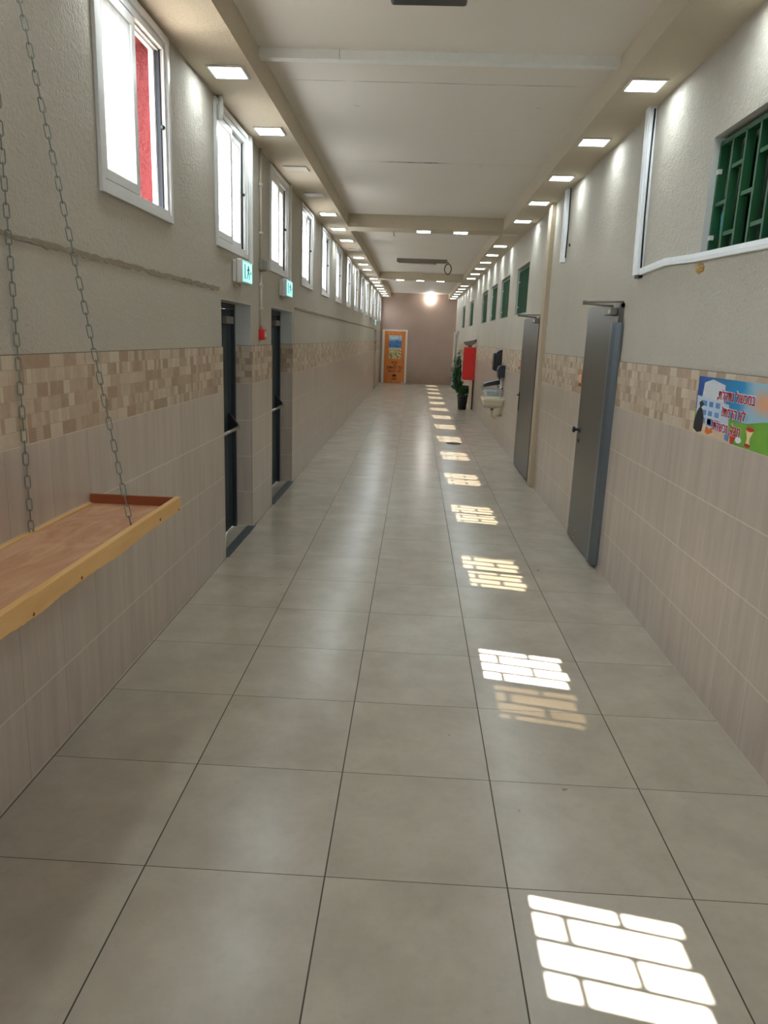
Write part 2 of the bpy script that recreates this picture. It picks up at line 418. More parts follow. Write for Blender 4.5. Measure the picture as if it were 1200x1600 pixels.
def wall_grid(mb, axis, d0, d1, a0, a1, z0, z1, holes, mi_face=0, mi_reveal=0):
    """a wall slab along y (axis x) or along x (axis y) with rectangular holes (lo, hi, zlo, zhi)"""
    A = sorted({a0, a1} | {h[0] for h in holes} | {h[1] for h in holes}); A = [a for a in A if a0 <= a <= a1]
    Z = sorted({z0, z1} | {h[2] for h in holes} | {h[3] for h in holes}); Z = [z for z in Z if z0 <= z <= z1]
    def solid(i, j):
        if i < 0 or j < 0 or i >= len(A)-1 or j >= len(Z)-1: return False
        ca, cz = (A[i]+A[i+1])/2, (Z[j]+Z[j+1])/2
        return not any(h[0] < ca < h[1] and h[2] < cz < h[3] for h in holes)
    P = (lambda a, z, d: (d, a, z)) if axis == 'x' else (lambda a, z, d: (a, d, z))
    for i in range(len(A)-1):
        for j in range(len(Z)-1):
            if not solid(i, j): continue
            a, b, c, d = A[i], A[i+1], Z[j], Z[j+1]
            for dd in (d0, d1): mb.add([P(a, c, dd), P(b, c, dd), P(b, d, dd), P(a, d, dd)], [(0, 1, 2, 3)], mi_face if dd == d0 else mi_reveal)
            for (di, dj, q) in ((-1, 0, [(a, c), (a, d)]), (1, 0, [(b, c), (b, d)]), (0, -1, [(a, c), (b, c)]), (0, 1, [(a, d), (b, d)])):
                if not solid(i+di, j+dj):
                    (p, q2) = q; mb.add([P(*p, d0), P(*q2, d0), P(*q2, d1), P(*p, d1)], [(0, 1, 2, 3)], mi_reveal)
    return mb

# ================================================================== THE SETTING
f = MB().box(-8, 6, YF-1, YB+1, -0.12, 0.0).build('floor', 'floor'); struct(f, 'beige square floor tiles with dark joints', 'floor')
g = MB().box(-60, XLO-0.001, YF-1.001, 70, -0.5, -0.13).box(-60, 60, -60, YF-1.001, -0.5, -0.13).build('ground', 'ground'); struct(g, 'pale yard paving outside the left wall', 'ground')
c = MB().box(XLO, XRO+0.2, YF, YB+0.2, ZC, ZC+0.2).build('ceiling', 'ceiling'); struct(c, 'white ceiling with sooty cracks between the side bulkheads', 'ceiling')

WIN_K = list(range(-2, 14))
WY0, WW, WP, WZ0, WZ1 = 1.40, 0.95, 1.94, 2.35, 3.25
win_holes = [(WY0+WP*k, WY0+WP*k+WW, WZ0, WZ1) for k in WIN_K]
L_DOORS = [(3.45, 4.45, 1.975), (5.36, 6.63, 1.995), (23.7, 24.95, 2.02)]
door_holes = [(a, b, 0.0, h) for a, b, h in L_DOORS]
wl = wall_grid(MB(), 'x', PL, XLO, YF, YB, 0.0, ZC, win_holes+door_holes, 0, 1)
wl = wl.build('wall_left', ['plaster', 'red_stucco']); struct(wl, 'rough stucco left wall above the tiling', 'wall')
tl = wall_grid(MB(), 'x', XL, PL+0.0005, YF, YB, 0.0, BAND1, door_holes)
for a, b, h in L_DOORS:       # tiled jambs of the doorways
    for (y0, y1) in ((a, a+0.008), (b-0.008, b)): tl.box(-0.762, XL, y0, y1, 0.0, BAND1)
tl = tl.build('wall_left_tiling', 'tile_left'); struct(tl, 'beige tile dado with patchwork border on the left wall', 'wall tiling')
rv = MB()
for a, b, h in L_DOORS:
    for (y0, y1) in ((a, a+0.006), (b-0.006, b)): rv.box(-0.762, PL, y0, y1, BAND1, h)
    rv.box(-0.762, PL, a, b, h-0.006, h)
rv = rv.build('trim_1', 'reveal_white'); struct(rv, 'white painted reveals above the tiles in the left doorways', 'trim')
rg = MB()                     # thicker plaster coat with a ragged top edge at 2.04 m
for (y0, y1) in ((-1.0, 3.40), (6.72, 23.5)):
    n = int((y1-y0)/0.05); top = [(y0+(y1-y0)*i/n, 2.035+random.uniform(-.012, .010)) for i in range(n+1)]
    rg.prism([(y0, BAND1), (y1, BAND1)]+top[::-1], 'x', PL+0.007, PL-0.002)
rs = MB()  # thin proud strip in a tone darker than the plaster
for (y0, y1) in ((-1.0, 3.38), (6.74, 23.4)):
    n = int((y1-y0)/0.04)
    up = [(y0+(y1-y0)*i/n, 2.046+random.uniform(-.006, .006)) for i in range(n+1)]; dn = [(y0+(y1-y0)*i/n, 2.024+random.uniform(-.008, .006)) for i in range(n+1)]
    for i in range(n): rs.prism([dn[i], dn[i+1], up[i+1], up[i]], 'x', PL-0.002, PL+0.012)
rs = rs.build('trim_6', 'ridge'); struct(rs, 'rough dark ridge along the left wall below the windows', 'trim')
rg = rg.build('trim_2', 'plaster'); struct(rg, 'thicker plaster coat ending in a ragged ridge above the tiles', 'trim')

R_WIN = [(0.95, 2.24), (8.72, 9.98), (10.90, 12.16), (12.86, 14.05), (14.82, 16.15), (18.90, 20.35), (22.45, 23.85)]
RZ = [(2.215, 2.83)]+[(2.155, 2.85)]*6
R_DOORS = [(3.64, 4.66, 2.05), (7.28, 8.60, 2.07), (25.4, 26.5, 2.03)]
rh = [(a, b, z0, z1) for (a, b), (z0, z1) in zip(R_WIN, RZ)]
rdh = [(a, b, 0.0, h) for a, b, h in R_DOORS]
wr = wall_grid(MB(), 'x', PR, XRO, YF, YB, 0.0, ZC, rh+rdh, 0, 1).build('wall_right', ['plaster', 'reveal_white']); struct(wr, 'rough stucco right wall above the tiling', 'wall')
tr = wall_grid(MB(), 'x', XR, PR-0.0005, YF, YB, 0.0, BAND1, rdh).build('wall_right_tiling', 'tile_right'); struct(tr, 'beige tile dado with patchwork border on the right wall', 'wall tiling')
wb = MB().box(XLO, XRO, YB, YB+0.2, 0, ZC).build('wall_back', 'brown'); struct(wb, 'brown painted end wall of the corridor', 'wall')
wf = wall_grid(MB(), 'y', YF, YF-0.2, XLO, XRO, 0, ZC, [(0.9, 1.7, 1.2, 2.3)]).build('wall_front', 'plaster'); struct(wf, 'plaster wall behind the camera with an added opening for daylight', 'wall')  # unseen wall; its opening is added to let in soft daylight
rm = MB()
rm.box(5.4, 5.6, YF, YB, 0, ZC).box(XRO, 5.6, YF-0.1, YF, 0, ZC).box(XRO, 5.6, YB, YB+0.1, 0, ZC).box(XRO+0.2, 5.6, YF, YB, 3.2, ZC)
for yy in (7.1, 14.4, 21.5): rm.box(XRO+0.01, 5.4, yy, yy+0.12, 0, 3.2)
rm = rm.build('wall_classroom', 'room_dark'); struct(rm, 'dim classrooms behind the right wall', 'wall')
bl = MB().box(PL-0.01, SLX, YF, YB, ZS, ZC+0.05).build('trim_3', 'bulkhead'); struct(bl, 'dropped bulkhead along the left side of the ceiling', 'bulkhead')
br = MB().box(SRX, PR+0.01, YF, YB, ZS, ZC+0.05).build('trim_4', 'bulkhead'); struct(br, 'dropped bulkhead along the right side of the ceiling', 'bulkhead')
for i, (y0, lab) in enumerate(((-0.05, 'ceiling beam above the wall shelf'), (9.27, 'nearer ceiling beam holding two lit panels'), (18.65, 'farther ceiling beam holding three lit panels'))):
    b = MB().box(SLX-0.005, SRX+0.005, y0, y0+0.45, ZS+0.001, ZC+0.05).build('ceiling_beam', 'bulkhead'); struct(b, lab, 'beam')
pl = MB().box(2.302, PR+0.01, 6.93, 7.13, 0, ZS+0.01, 0, 0.006).build('pilaster', 'pilaster'); struct(pl, 'cream painted pilaster between the two grey steel doors', 'pilaster')
th = MB()
for a, b, h in L_DOORS: th.box(-0.66, -0.585, a, b, -0.01, 0.006)
th = th.build('trim_5', 'threshold'); struct(th, 'grey metal threshold strips of the left doorways', 'threshold')

# ------------------------------------------------------------------ left windows
def make_window(name, label, opened):
    """local origin: inner wall face, middle of the opening, sill"""
    t = thing(name, label, 'window', (0, 0, 0)); t['kind'] = 'structure'
    h, hw = WZ1-WZ0+0.03, WW/2
    fr = MB(); w = 0.042
    def ring(mb, x0, x1, y0, y1, z0, z1, w):
        mb.box(x0, x1, y0, y0+w, z0, z1).box(x0, x1, y1-w, y1, z0, z1).box(x0, x1, y0+w, y1-w, z0, z0+w).box(x0, x1, y0+w, y1-w, z1-w, z1)
    ring(fr, -0.085, 0.0, -hw, hw, 0.0, h-0.03, w)
    ring(fr, -0.004, 0.014, -hw-0.016, hw+0.016, -0.022, h, 0.034)
    for x in (-0.056, -0.028): ring(fr, x-0.003, x+0.003, -hw+w, hw-w, w, h-0.03-w, 0.010)
    fo = fr.build('frame', 'white_alu', t, bevel=0.0015)
    z0, z1 = w+0.004, h-0.03-w-0.004
    def sash(y0, y1, xc):
        s = MB(); ring(s, xc-0.011, xc+0.011, y0, y1, z0, z1, 0.045)
        so = s.build('sash', 'white_alu', t, bevel=0.001)
        MB().box(xc-0.002, xc+0.002, y0+0.045, y1-0.045, z0+0.045, z1-0.045).build('glass', 'glass', so)
    a = -hw+w+0.002
    sash(a, 0.022, -0.014)
    if opened: sash(a+0.025, 0.045, -0.042)
    else: sash(-0.022, -a, -0.042)
    gk = MB().box(-0.034, -0.022, hw-w-0.012, hw-w, z0, z1).box(-0.050, -0.020, hw-w-0.002, hw-w+0.001, z0, z1); gk.build('gasket', 'gasket', t)
    kn = MB().lathe([(0.0, 0.0), (0.011, 0.0), (0.012, 0.01), (0.008, 0.016), (0.0, 0.017)], (-0.012, hw-w-0.016, 0.47), 12, 'y'); kn.build('lock_knob', 'black', t)
    gr = MB(); ys = [0.400-0.1115*i for i in range(8)]
    for y in ys: gr.box(-0.243, -0.229, y-0.011, y+0.011, -0.0, h-0.03)
    e = [hw]+ys+[-hw]
    for i in range(len(e)-1):
        zz = (3.03, 2.59) if i % 2 == 0 else (3.24, 2.81, 2.37)
        for z in zz: gr.box(-0.241, -0.231, e[i+1], e[i], z-WZ0-0.011, z-WZ0+0.011)
    gr.build('security_bars', 'grille_dark', t)
    return t
proto_open = proto_closed = None
OPEN = {-2, -1, 0}
seen = 0
for k in WIN_K:
    loc = (XL-0.004, WY0+WP*k+WW/2, WZ0); n = k+3
    lab = ('white sliding window standing half open, nearest of the row on the left wall' if k == 0 else
           'white sliding window, %s from the camera along the left wall' % ORD[k+1] if k > 0 else 'white sliding window %s behind the camera on the left wall' % ('one' if k == -1 else 'two'))
    if k in OPEN:
        if proto_open is None: proto_open = make_window('window_%d' % n, lab, True); proto_open.location = loc
        else: dup(proto_open, loc, 'window_%d' % n, lab)
    else:
        if proto_closed is None: proto_closed = make_window('window_%d' % n, lab, False); proto_closed.location = loc
        else: dup(proto_closed, loc, 'window_%d' % n, lab)

# ------------------------------------------------------------------ right barred windows
def make_barred(name, label, a, b, z0, z1):
    t = thing(name, label, 'window', (PR, (a+b)/2, z0)); t['kind'] = 'structure'
    fr = MB()
    for (x0, x1, w) in ((2.49, 2.53, 0.04),):
        fr.box(x0, x1, a, a+w, z0, z1).box(x0, x1, b-w, b, z0, z1).box(x0, x1, a+w, b-w, z0, z0+w).box(x0, x1, a+w, b-w, z1-w, z1)
        fr.box(x0, x1, (a+b)/2-0.03, (a+b)/2+0.03, z0+w, z1-w)
    fr.build('frame', 'grey_metal', t)
    MB().box(2.507, 2.511, a+0.04, b-0.04, z0+0.04, z1-0.04).build('glass', 'clear_glass', t)
    gr = MB(); zb, zt = z0+0.015, z1-0.035; x0, x1 = 2.388, 2.432
    n = max(2, int(round((b-a-0.03)/(0.152 if z0 > 2.2 else 0.125)))); ys = [b-0.012-(b-a-0.024)*i/n for i in range(n+1)]
    for i, y in enumerate(ys):
        gr.box(x0, x1, y-0.010, y+0.010, zb, zt)
    gr.box(x0, x1, a+0.006, b-0.006, zt-0.012, zt+0.012); gr.box(x0, x1, a+0.006, b-0.006, zb-0.010, zb+0.010)
    hz = z1-z0
    for i in range(n):
        for q in ((0.45,) if i % 2 == 0 else (0.18, 0.71)): gr.box(x0+(0.006 if z0 > 2.2 else 0.020), x1-0.006, ys[i+1], ys[i], z0+q*hz-0.010, z0+q*hz+0.010)
    gr.build('security_bars', 'grille_green', t)
    br = MB()
    for q in (0.18, 0.72): br.box(2.385, 2.405, b-0.03, b+0.002, z0+q*hz-0.012, z0+q*hz+0.012)
    br.build('bracket', 'white_plastic', t)
    return t
for i, ((a, b), (z0, z1)) in enumerate(zip(R_WIN, RZ)):
    lab = ('green barred window at the upper right, above the poster' if i == 0 else 'green barred window high on the right wall, %s beyond the pilaster' % ORD[i])
    make_barred('window_%d' % (i+20), lab, a, b, z0, z1)

# ------------------------------------------------------------------ left emergency doors
def make_left_door(n, a, b, h, label):
    t = thing('door_%d' % n, label, 'door', (-0.78, (a+b)/2, 0)); t['kind'] = 'structure'
    fr = MB().box(-0.80, -0.755, a+0.008, a+0.05, 0, h-0.006).box(-0.80, -0.755, b-0.05, b-0.008, 0, h-0.006).box(-0.80, -0.755, a+0.05, b-0.05, h-0.05, h-0.006)
    fr.build('frame', 'slate_dark', t)
    lf = MB().box(-0.825, -0.785, a+0.052, b-0.052, 0.01, h-0.052)
    for q in range(1, 6):
        y = a+(b-a)*q/6; lf.box(-0.786, -0.782, y-0.004, y+0.004, 0.05, h-0.1)
    lo = lf.build('leaf', 'slate_door', t)
    bar = MB().tube([(-0.70, a+0.12, 0.93), (-0.70, b-0.16, 0.93)], 0.017, 10); bar.build('push_bar', 'chrome', lo)
    br = MB()
    for y in (a+0.12, b-0.16): br.prism([(-0.785, 0.89), (-0.785, 1.06), (-0.70, 0.955), (-0.70, 0.91)], 'y', y-0.02, y+0.02)
    br.build('bar_bracket', 'black', lo)
    cl = MB().box(-0.785, -0.74, b-0.36, b-0.12, h-0.17, h-0.11, 0, 0.006); cl.build('closer', 'grey_metal', lo)
    return t
for i, ((a, b, h), lab) in enumerate(zip(L_DOORS, ('dark slate emergency door, nearer of the two under green exit signs', 'dark slate emergency door, farther of the two under green exit signs',
                                                  'dark slate emergency door recessed near the end of the left wall'))):
    make_left_door(i+1, a, b, h, lab)

# ------------------------------------------------------------------ exit signs
def exit_sign(y0, y1, z0, z1, label):
    t = thing('exit_sign', label, 'exit sign', (PL, (y0+y1)/2, z0), 'lit exit signs on the left wall')
    MB().box(PL, -0.585, y0+0.015, y1-0.015, z0+0.008, z1-0.008, 0, 0.008).box(-0.585, -0.578, y0+0.03, y1-0.03, z0+0.02, z1-0.02).build('base_plate', 'white_plastic', t)
    MB().box(-0.582, -0.535, y0, y1, z0, z1, 0, 0.010).build('housing', 'white_plastic', t)
    xf = -0.535
    pn = MB().box(xf-0.002, xf+0.001, y0+0.010, y1-0.010, z0+0.014, z1-0.014).build('lit_panel', 'sign_mint', t)
    pn['label'] = 'glowing mint green panel with a walking figure'
    bd = MB(); a, b, c, d = y0+0.012, y1-0.012, z0+0.016, z1-0.016
    bd.box(xf, xf+0.003, a, a+0.014, c, d).box(xf, xf+0.003, b-0.014, b, c, d).box(xf, xf+0.003, a, b, c, c+0.008).box(xf, xf+0.003, a, b, d-0.008, d)
    bd.build('border', 'sign_teal', pn)
    w, hh = b-a, d-c
    def P(u, v): return (a+u*w, c+v*hh)
    doorsym = MB().prism([P(*q) for q in [(.16, .12), (.24, .12), (.24, .88), (.16, .88)]], 'x', xf+0.001, xf+0.004).build('door_symbol', 'sign_green', pn)
    MB().prism([P(*q) for q in [(.80, .40), (.92, .50), (.80, .60)]], 'x', xf+0.001, xf+0.004).build('arrow_symbol', 'sign_green', pn)
    pic = MB()
    for poly in ([(.50, .50), (.60, .50), (.62, .72), (.52, .74)], [(.52, .52), (.44, .30), (.36, .14), (.41, .12), (.50, .28), (.57, .46)],
                 [(.58, .50), (.66, .36), (.64, .14), (.69, .14), (.72, .38), (.62, .54)], [(.52, .72), (.42, .60), (.45, .56), (.55, .66)], [(.60, .72), (.70, .58), (.73, .61), (.62, .75)]):
        pic.prism([P(*q) for q in poly], 'x', xf+0.001, xf+0.004)
    hd = P(.57, .77); pic.prism([(hd[0]+0.016*math.cos(k*PI/6), hd[1]+0.014*math.sin(k*PI/6)) for k in range(12)], 'x', xf+0.001, xf+0.004)
    pic.build('walking_figure', 'sign_green', pn)
    return t
exit_sign(3.79, 4.13, 2.110, 2.290, 'glowing green exit sign above the nearer slate door')
exit_sign(5.76, 6.12, 2.115, 2.295, 'glowing green exit sign above the farther slate door')
exit_sign(22.5, 22.95, 2.14, 2.32, 'small exit sign beside the last recessed door on the left')

# ------------------------------------------------------------------ conduits and boxes on the left wall
t = thing('conduit', 'thin cream conduit running down between the two slate doors', 'conduit', (PL, 4.82, 1.78))
MB().tube([(PL+0.012, 4.82, 2.385), (PL+0.012, 4.82, ZS)], 0.011).tube([(PL+0.012, 4.82, 1.775), (PL+0.012, 4.82, 2.28)], 0.013).build('pipe', 'cream_pipe', t)
for z in (1.95, 2.15, 2.6, 3.0): MB().box(PL, PL+0.03, 4.80, 4.84, z, z+0.02).build('clip', 'white_plastic', t)
t = thing('junction_box', 'small grey junction box on the conduit between the exit signs', 'junction box', (PL, 4.84, 2.285))
MB().box(PL, PL+0.05, 4.77, 4.90, 2.285, 2.38, 0, 0.008).build('body', 'grey_plastic', t)
MB().box(PL+0.05, PL+0.058, 4.78, 4.89, 2.295, 2.37, 0, 0.003).build('cover', 'grey_plastic', t)
t = thing('fire_call_point', 'small red fire alarm call point between the two slate doors', 'alarm call point', (PL, 4.82, 1.68))
MB().box(PL, PL+0.05, 4.765, 4.875, 1.68, 1.775, 0, 0.006).build('housing', 'red_enamel', t)
MB().box(PL+0.05, PL+0.054, 4.80, 4.86, 1.705, 1.75).build('glass_plate', 'white_plastic', t)
for (y, z0, lab) in ((4.40, 2.30, 'white cable trunking strip beside the second left window'), (6.36, 2.30, 'white cable trunking strip beside the third left window')):
    o = MB().box(PL, PL+0.026, y-0.02, y+0.03, z0, ZS, 0, 0.004).box(PL+0.026, PL+0.029, y-0.012, y+0.022, z0+0.01, ZS).build('cable_trunking', 'trunking'); tag(o, lab, 'cable trunking')
o = MB().tube([(PL+0.03, 3.40, ZS), (PL+0.03, 3.40, 3.20), (PL+0.02, 3.42, 3.16)], 0.022, 10).build('pipe_stub', 'trunking'); tag(o, 'short pale pipe stub above the second left window', 'pipe')

# ------------------------------------------------------------------ fold-down wooden tray with chains
t = thing('drop_shelf', 'raw wooden drop-down shelf with a raised rim on the left wall', 'shelf', (-0.4, 0.2, 0.95))
sh = MB().box(XL+0.003, -0.224, -0.9, 1.088, 0.953, 0.967).build('board', 'plywood', t); sh['label'] = 'pinkish plywood board'
n = 200; bot = [(-0.9+2.0*i/n, 0.953-0.004*random.uniform(0, 1)*(1 if i < 150 else 0.2)-0.006*max(0, math.sin(i*0.11))*(1 if i < 150 else 0)) for i in range(n+1)]
MB().prism([(1.10, 1.012), (-0.9, 1.012)]+bot, 'x', -0.224, -0.200).build('front_rail', 'pine', t, bevel=0.002)
for (y, z, r) in ((0.83, 0.972, 0.007), (0.10, 0.962, 0.006), (-0.2, 0.956, 0.006), (1.07, 0.958, 0.005)): MB().lathe([(0, 0), (r, 0), (r*.8, 0.0015), (0, 0.0016)], (-0.200, y, z), 10, 'x').build('knot', 'redwood', t)
MB().box(XL+0.004, -0.224, 1.086, 1.100, 0.955, 1.008).build('end_board', 'redwood', t)
MB().box(XL+0.001, XL+0.02, -0.9, 1.08, 0.967, 0.972).build('wall_batten', 'pine', t)
def chain(name_label, p0, p1):
    P0, P1 = Vector(p0), Vector(p1); d = P1-P0; L = d.length; pitch = 0.043; n = int(L/pitch); d.normalize()
    t = thing('chain', name_label, 'chain', p0, 'steel chains of the wall shelf')
    a, w, r = 0.0165, 0.0085, 0.0023
    path = []
    for k in range(9): path.append((w*math.cos(PI*k/8), 0, a+w*math.sin(PI*k/8)))
    for k in range(9): path.append((-w*math.cos(PI*k/8), 0, -a-w*math.sin(PI*k/8)))
    path.append(path[0])
    lk = MB().tube(path, r, 6, cap=False)
    first = None
    for i in range(n):
        q = d.to_track_quat('Z', 'Y') @ Matrix.Rotation(PI/2*(i % 2)+0.55, 3, 'Z').to_quaternion()
        if first is None: first = o = lk.build('link', 'galv', t, origin=(0, 0, 0))
        else: o = first.copy(); COL.objects.link(o); o.parent = t
        o.location = d*(pitch*(i+0.5)); o.rotation_mode = 'QUATERNION'; o.rotation_quaternion = q
    hk = MB().tube([(P1.x-0.03, P1.y, P1.z+0.01), (P1.x, P1.y, P1.z+0.012), (P1.x+0.008, P1.y, P1.z), (P1.x, P1.y, P1.z-0.012)], 0.004, 8); hk.build('hook', 'galv', t)
    ring = [(P0.x, P0.y+0.010*math.cos(k*PI/6), P0.z+0.004+0.010*math.sin(k*PI/6)) for k in range(13)]
    MB().tube(ring, 0.0025, 6, cap=False).build('ring', 'chrome', t)
chain('steel chain hanging flat against the left wall behind the shelf', (-0.598, 0.555, 0.972), (-0.598, 0.555, 3.02))
chain('steel chain slanting from the shelf rim up to the left wall', (-0.262, 0.675, 0.977), (-0.605, 0.70, 2.99))

# ------------------------------------------------------------------ ceiling panel lights
def panel(label, lit):
    t = thing('ceiling_panel_light', label, 'ceiling light', (0, 0, 0), 'square panel lights in the corridor ceiling')
    r = MB(); s, i, h = 0.112, 0.098, 0.012
    r.box(-s, s, -s, -i, -h, 0).box(-s, s, i, s, -h, 0).box(-s, -i, -i, i, -h, 0).box(i, s, -i, i, -h, 0)
    r.build('rim', 'white_plastic', t, bevel=0.002)
    MB().box(-i, i, -i, i, -h+0.003, -0.001).build('diffuser', 'led' if lit else 'led_off', t)
    return t
lit0 = off0 = None
def put(x, y, label, lit=True):
    global lit0, off0
    if lit:
        if lit0 is None: lit0 = panel(label, True); lit0.location = (x, y, ZS)
        else: dup(lit0, (x, y, ZS), None, label)
    else:
        if off0 is None: off0 = panel(label, False); off0.location = (x, y, ZS)
        else: dup(off0, (x, y, ZS), None, label)
LOFF, ROFF = {2: 'nearer', 3: 'second', 7: 'third', 11: 'farthest'}, {5: 'nearer', 12: 'farther'}
cnt = 0
for k in range(-4, 19):
    y = 2.91+1.317*k
    if k in LOFF: put(-0.41, y, 'unlit square panel in the left bulkhead, %s of its dark ones' % LOFF[k], False)
    elif k < 0: put(-0.41, y, 'lit square panel in the left bulkhead, %s overhead behind the view' % ORD[-k])
    else: cnt += 1; put(-0.41, y, 'lit square panel in the left bulkhead, %s lit one from the camera' % ORD[cnt])
cnt = 0
for k in range(-4, 19):
    y = 2.96+1.325*k+0.012*max(0, k-8)
    if k in ROFF: put(2.15, y, 'unlit square panel in the right bulkhead, %s of its two dark ones' % ROFF[k], False)
    elif k < 0: put(2.15, y, 'lit square panel in the right bulkhead, %s overhead behind the view' % ORD[-k])
    else: cnt += 1; put(2.15, y, 'lit square panel in the right bulkhead, %s lit one from the camera' % ORD[cnt])
for x, w in ((0.86, 'left'), (1.41, 'right')): put(x, 9.495, 'lit square panel under the nearer ceiling beam, %s one of the pair' % w)
for x, w in ((0.31, 'left'), (0.86, 'middle'), (1.41, 'right')): put(x, 18.87, 'lit square panel under the farther ceiling beam, %s one of three' % w)
o = MB().tube([(0.41, 9.64, ZS), (0.412, 9.64, ZS-0.05), (0.43, 9.642, ZS-0.07), (0.425, 9.643, ZS-0.045)], 0.004, 6).build('hook', 'black'); tag(o, 'small dark wire hook hanging under the nearer ceiling beam', 'hook')

# ------------------------------------------------------------------ things on the ceiling
t = thing('cable_trunking', 'long white trunking crossing the ceiling from bulkhead to bulkhead', 'cable trunking', (0.88, 3.08, ZC-0.06))
MB().box(SLX, 0.26, 3.04, 3.10, ZC-0.05, ZC).box(0.262, SRX, 3.045, 3.105, ZC-0.05, ZC).build('channel', 'trunking', t)
MB().box(SLX+0.002, 0.26, 3.038, 3.102, ZC-0.056, ZC-0.05).box(0.262, SRX-0.002, 3.043, 3.107, ZC-0.056, ZC-0.05).build('cover', 'trunking', t)
t = thing('ceiling_speaker', 'black box-shaped unit hung under the ceiling, top middle', 'ceiling unit', (0.81, 1.9, ZC))
MB().box(0.617, 1.003, 1.70, 2.17, 3.385, 3.465, 0, 0.014).build('housing', 'dark_fixture', t)
MB().box(0.70, 0.92, 1.8, 2.07, 3.46, ZC).build('mounting_plate', 'black', t)
MB().box(0.65, 0.97, 1.73, 2.14, 3.382, 3.386).build('grille', 'black', t)
t = thing('fluorescent_fitting', 'unlit grey batten light on the ceiling with a dangling cable loop', 'ceiling light', (0.89, 15.2, ZC))
MB().prism([(15.10, ZC), (15.30, ZC), (15.27, ZC-0.075), (15.13, ZC-0.075)], 'x', 0.31, 1.43).build('body', 'grey_metal', t)
MB().tube([(0.36, 15.2, ZC-0.092), (1.2, 15.2, ZC-0.092)], 0.016, 10).build('tube', 'led_off', t)
lp = [(1.40, 15.2, ZC-0.04), (1.47, 15.2, ZC-0.06)]+[(1.47+0.075*math.sin(a)-0.01, 15.2+0.01*a, ZC-0.19+0.11*math.cos(a)) for a in [k*2*PI/18 for k in range(19)]]
MB().tube(lp, 0.011, 6).build('cable', 'black', t)
t = thing('bulkhead_lamp', 'glowing round lamp high on the brown end wall', 'wall lamp', (1.31, YB, 3.27))
MB().lathe([(0.0, 0.0), (0.10, 0.0), (0.10, -0.04), (0.0, -0.04)], (1.31, YB, 3.27), 24, 'y').build('base', 'white_plastic', t)
gb = MB()
gb.lathe([(0.0, -0.20)]+[(0.135*math.sin(a), -0.105-0.095*math.cos(a)) for a in [k*PI/10 for k in range(1, 10)]]+[(0.09, -0.03)], (1.31, YB, 3.27), 24, 'y')
gb.build('globe', 'globe', t)

# ------------------------------------------------------------------ right wall: trunking, doors
t = thing('cable_trunking', 'white trunking dropping from the right bulkhead and running below the barred window', 'cable trunking', (PR, 3.3, 2.2))
rot = MB().prism([(3.36, ZS), (3.47, ZS), (3.37, 2.22), (3.27, 2.22)], 'x', PR-0.001, PR-0.045); rot.build('drop', 'trunking', t)
MB().prism([(3.385, ZS), (3.445, ZS), (3.345, 2.24), (3.295, 2.24)], 'x', PR-0.045, PR-0.049).build('cover', 'trunking', t)
run = MB()
pts = [(3.34, 2.215), (2.75, 2.232), (2.26, 2.205), (0.6, 2.150)]
for (a, b) in zip(pts[:-1], pts[1:]):
    run.prism([(a[0], a[1]), (b[0], b[1]), (b[0], b[1]+0.042), (a[0], a[1]+0.042)], 'x', PR-0.028, PR-0.001)
    run.prism([(a[0], a[1]+0.017), (b[0], b[1]+0.017), (b[0], b[1]+0.024), (a[0], a[1]+0.024)], 'x', PR-0.031, PR-0.028)
run.build('run', 'trunking', t)
MB().tube([(PR-0.016, 3.355, ZS-0.02), (PR-0.02, 3.335, 3.0), (PR-0.03, 3.275, 2.6), (PR-0.02, 3.262, 2.26)], 0.006, 6).build('cable', 'black', t)  # dark bowed line stands in for the shadow gap beside the trunking
MB().box(PR-0.03, PR-0.001, 3.27, 3.36, 2.20, 2.23).build('corner_stub', 'gasket', t)
t = thing('cable_trunking', 'shorter white trunking hanging down the right wall before the pilaster', 'cable trunking', (PR, 6.2, 2.58))
MB().prism([(6.12, ZS), (6.24, ZS), (6.22, 2.58), (6.10, 2.58)], 'x', PR, PR-0.045).build('drop', 'trunking', t)
MB().tube([(PR-0.012, 6.105, ZS), (PR-0.012, 6.07, 2.9), (PR-0.012, 6.085, 2.62)], 0.006, 6).build('cable', 'black', t)
o = MB().lathe([(0, 0), (0.016, 0), (0.014, -0.012), (0, -0.014)], (PR, 5.95, 2.73), 12, 'x').build('wall_peg', 'black'); tag(o, 'small dark peg in the right wall beside the shorter trunking', 'peg')
o = MB().bm((lambda b: (bmesh.ops.create_icosphere(b, subdivisions=3, radius=1.0), [setattr(v, 'co', Vector((PR+v.co.x*0.022, 2.20+v.co.y*0.055*(1+0.25*math.sin(9*v.co.z)), 2.165+v.co.z*0.024*(1+0.3*math.sin(7*v.co.y))))) for v in b.verts], b)[2])(bmesh.new()), 0, True).build('foam_lump', 'foam')
tag(o, 'yellow lump of sealing foam at the corner of the barred window', 'foam lump')
o = MB().prism([(2.20, 2.33), (2.17, 2.30), (2.165, 2.42), (2.13, 2.50), (2.15, 2.60), (2.17, 2.55), (2.19, 2.46), (2.235, 2.435), (2.21, 2.42)], 'x', 2.43, 2.436).build('plastic_bag', 'bag'); tag(o, 'torn turquoise plastic strip caught in the green window bars', 'plastic bag')

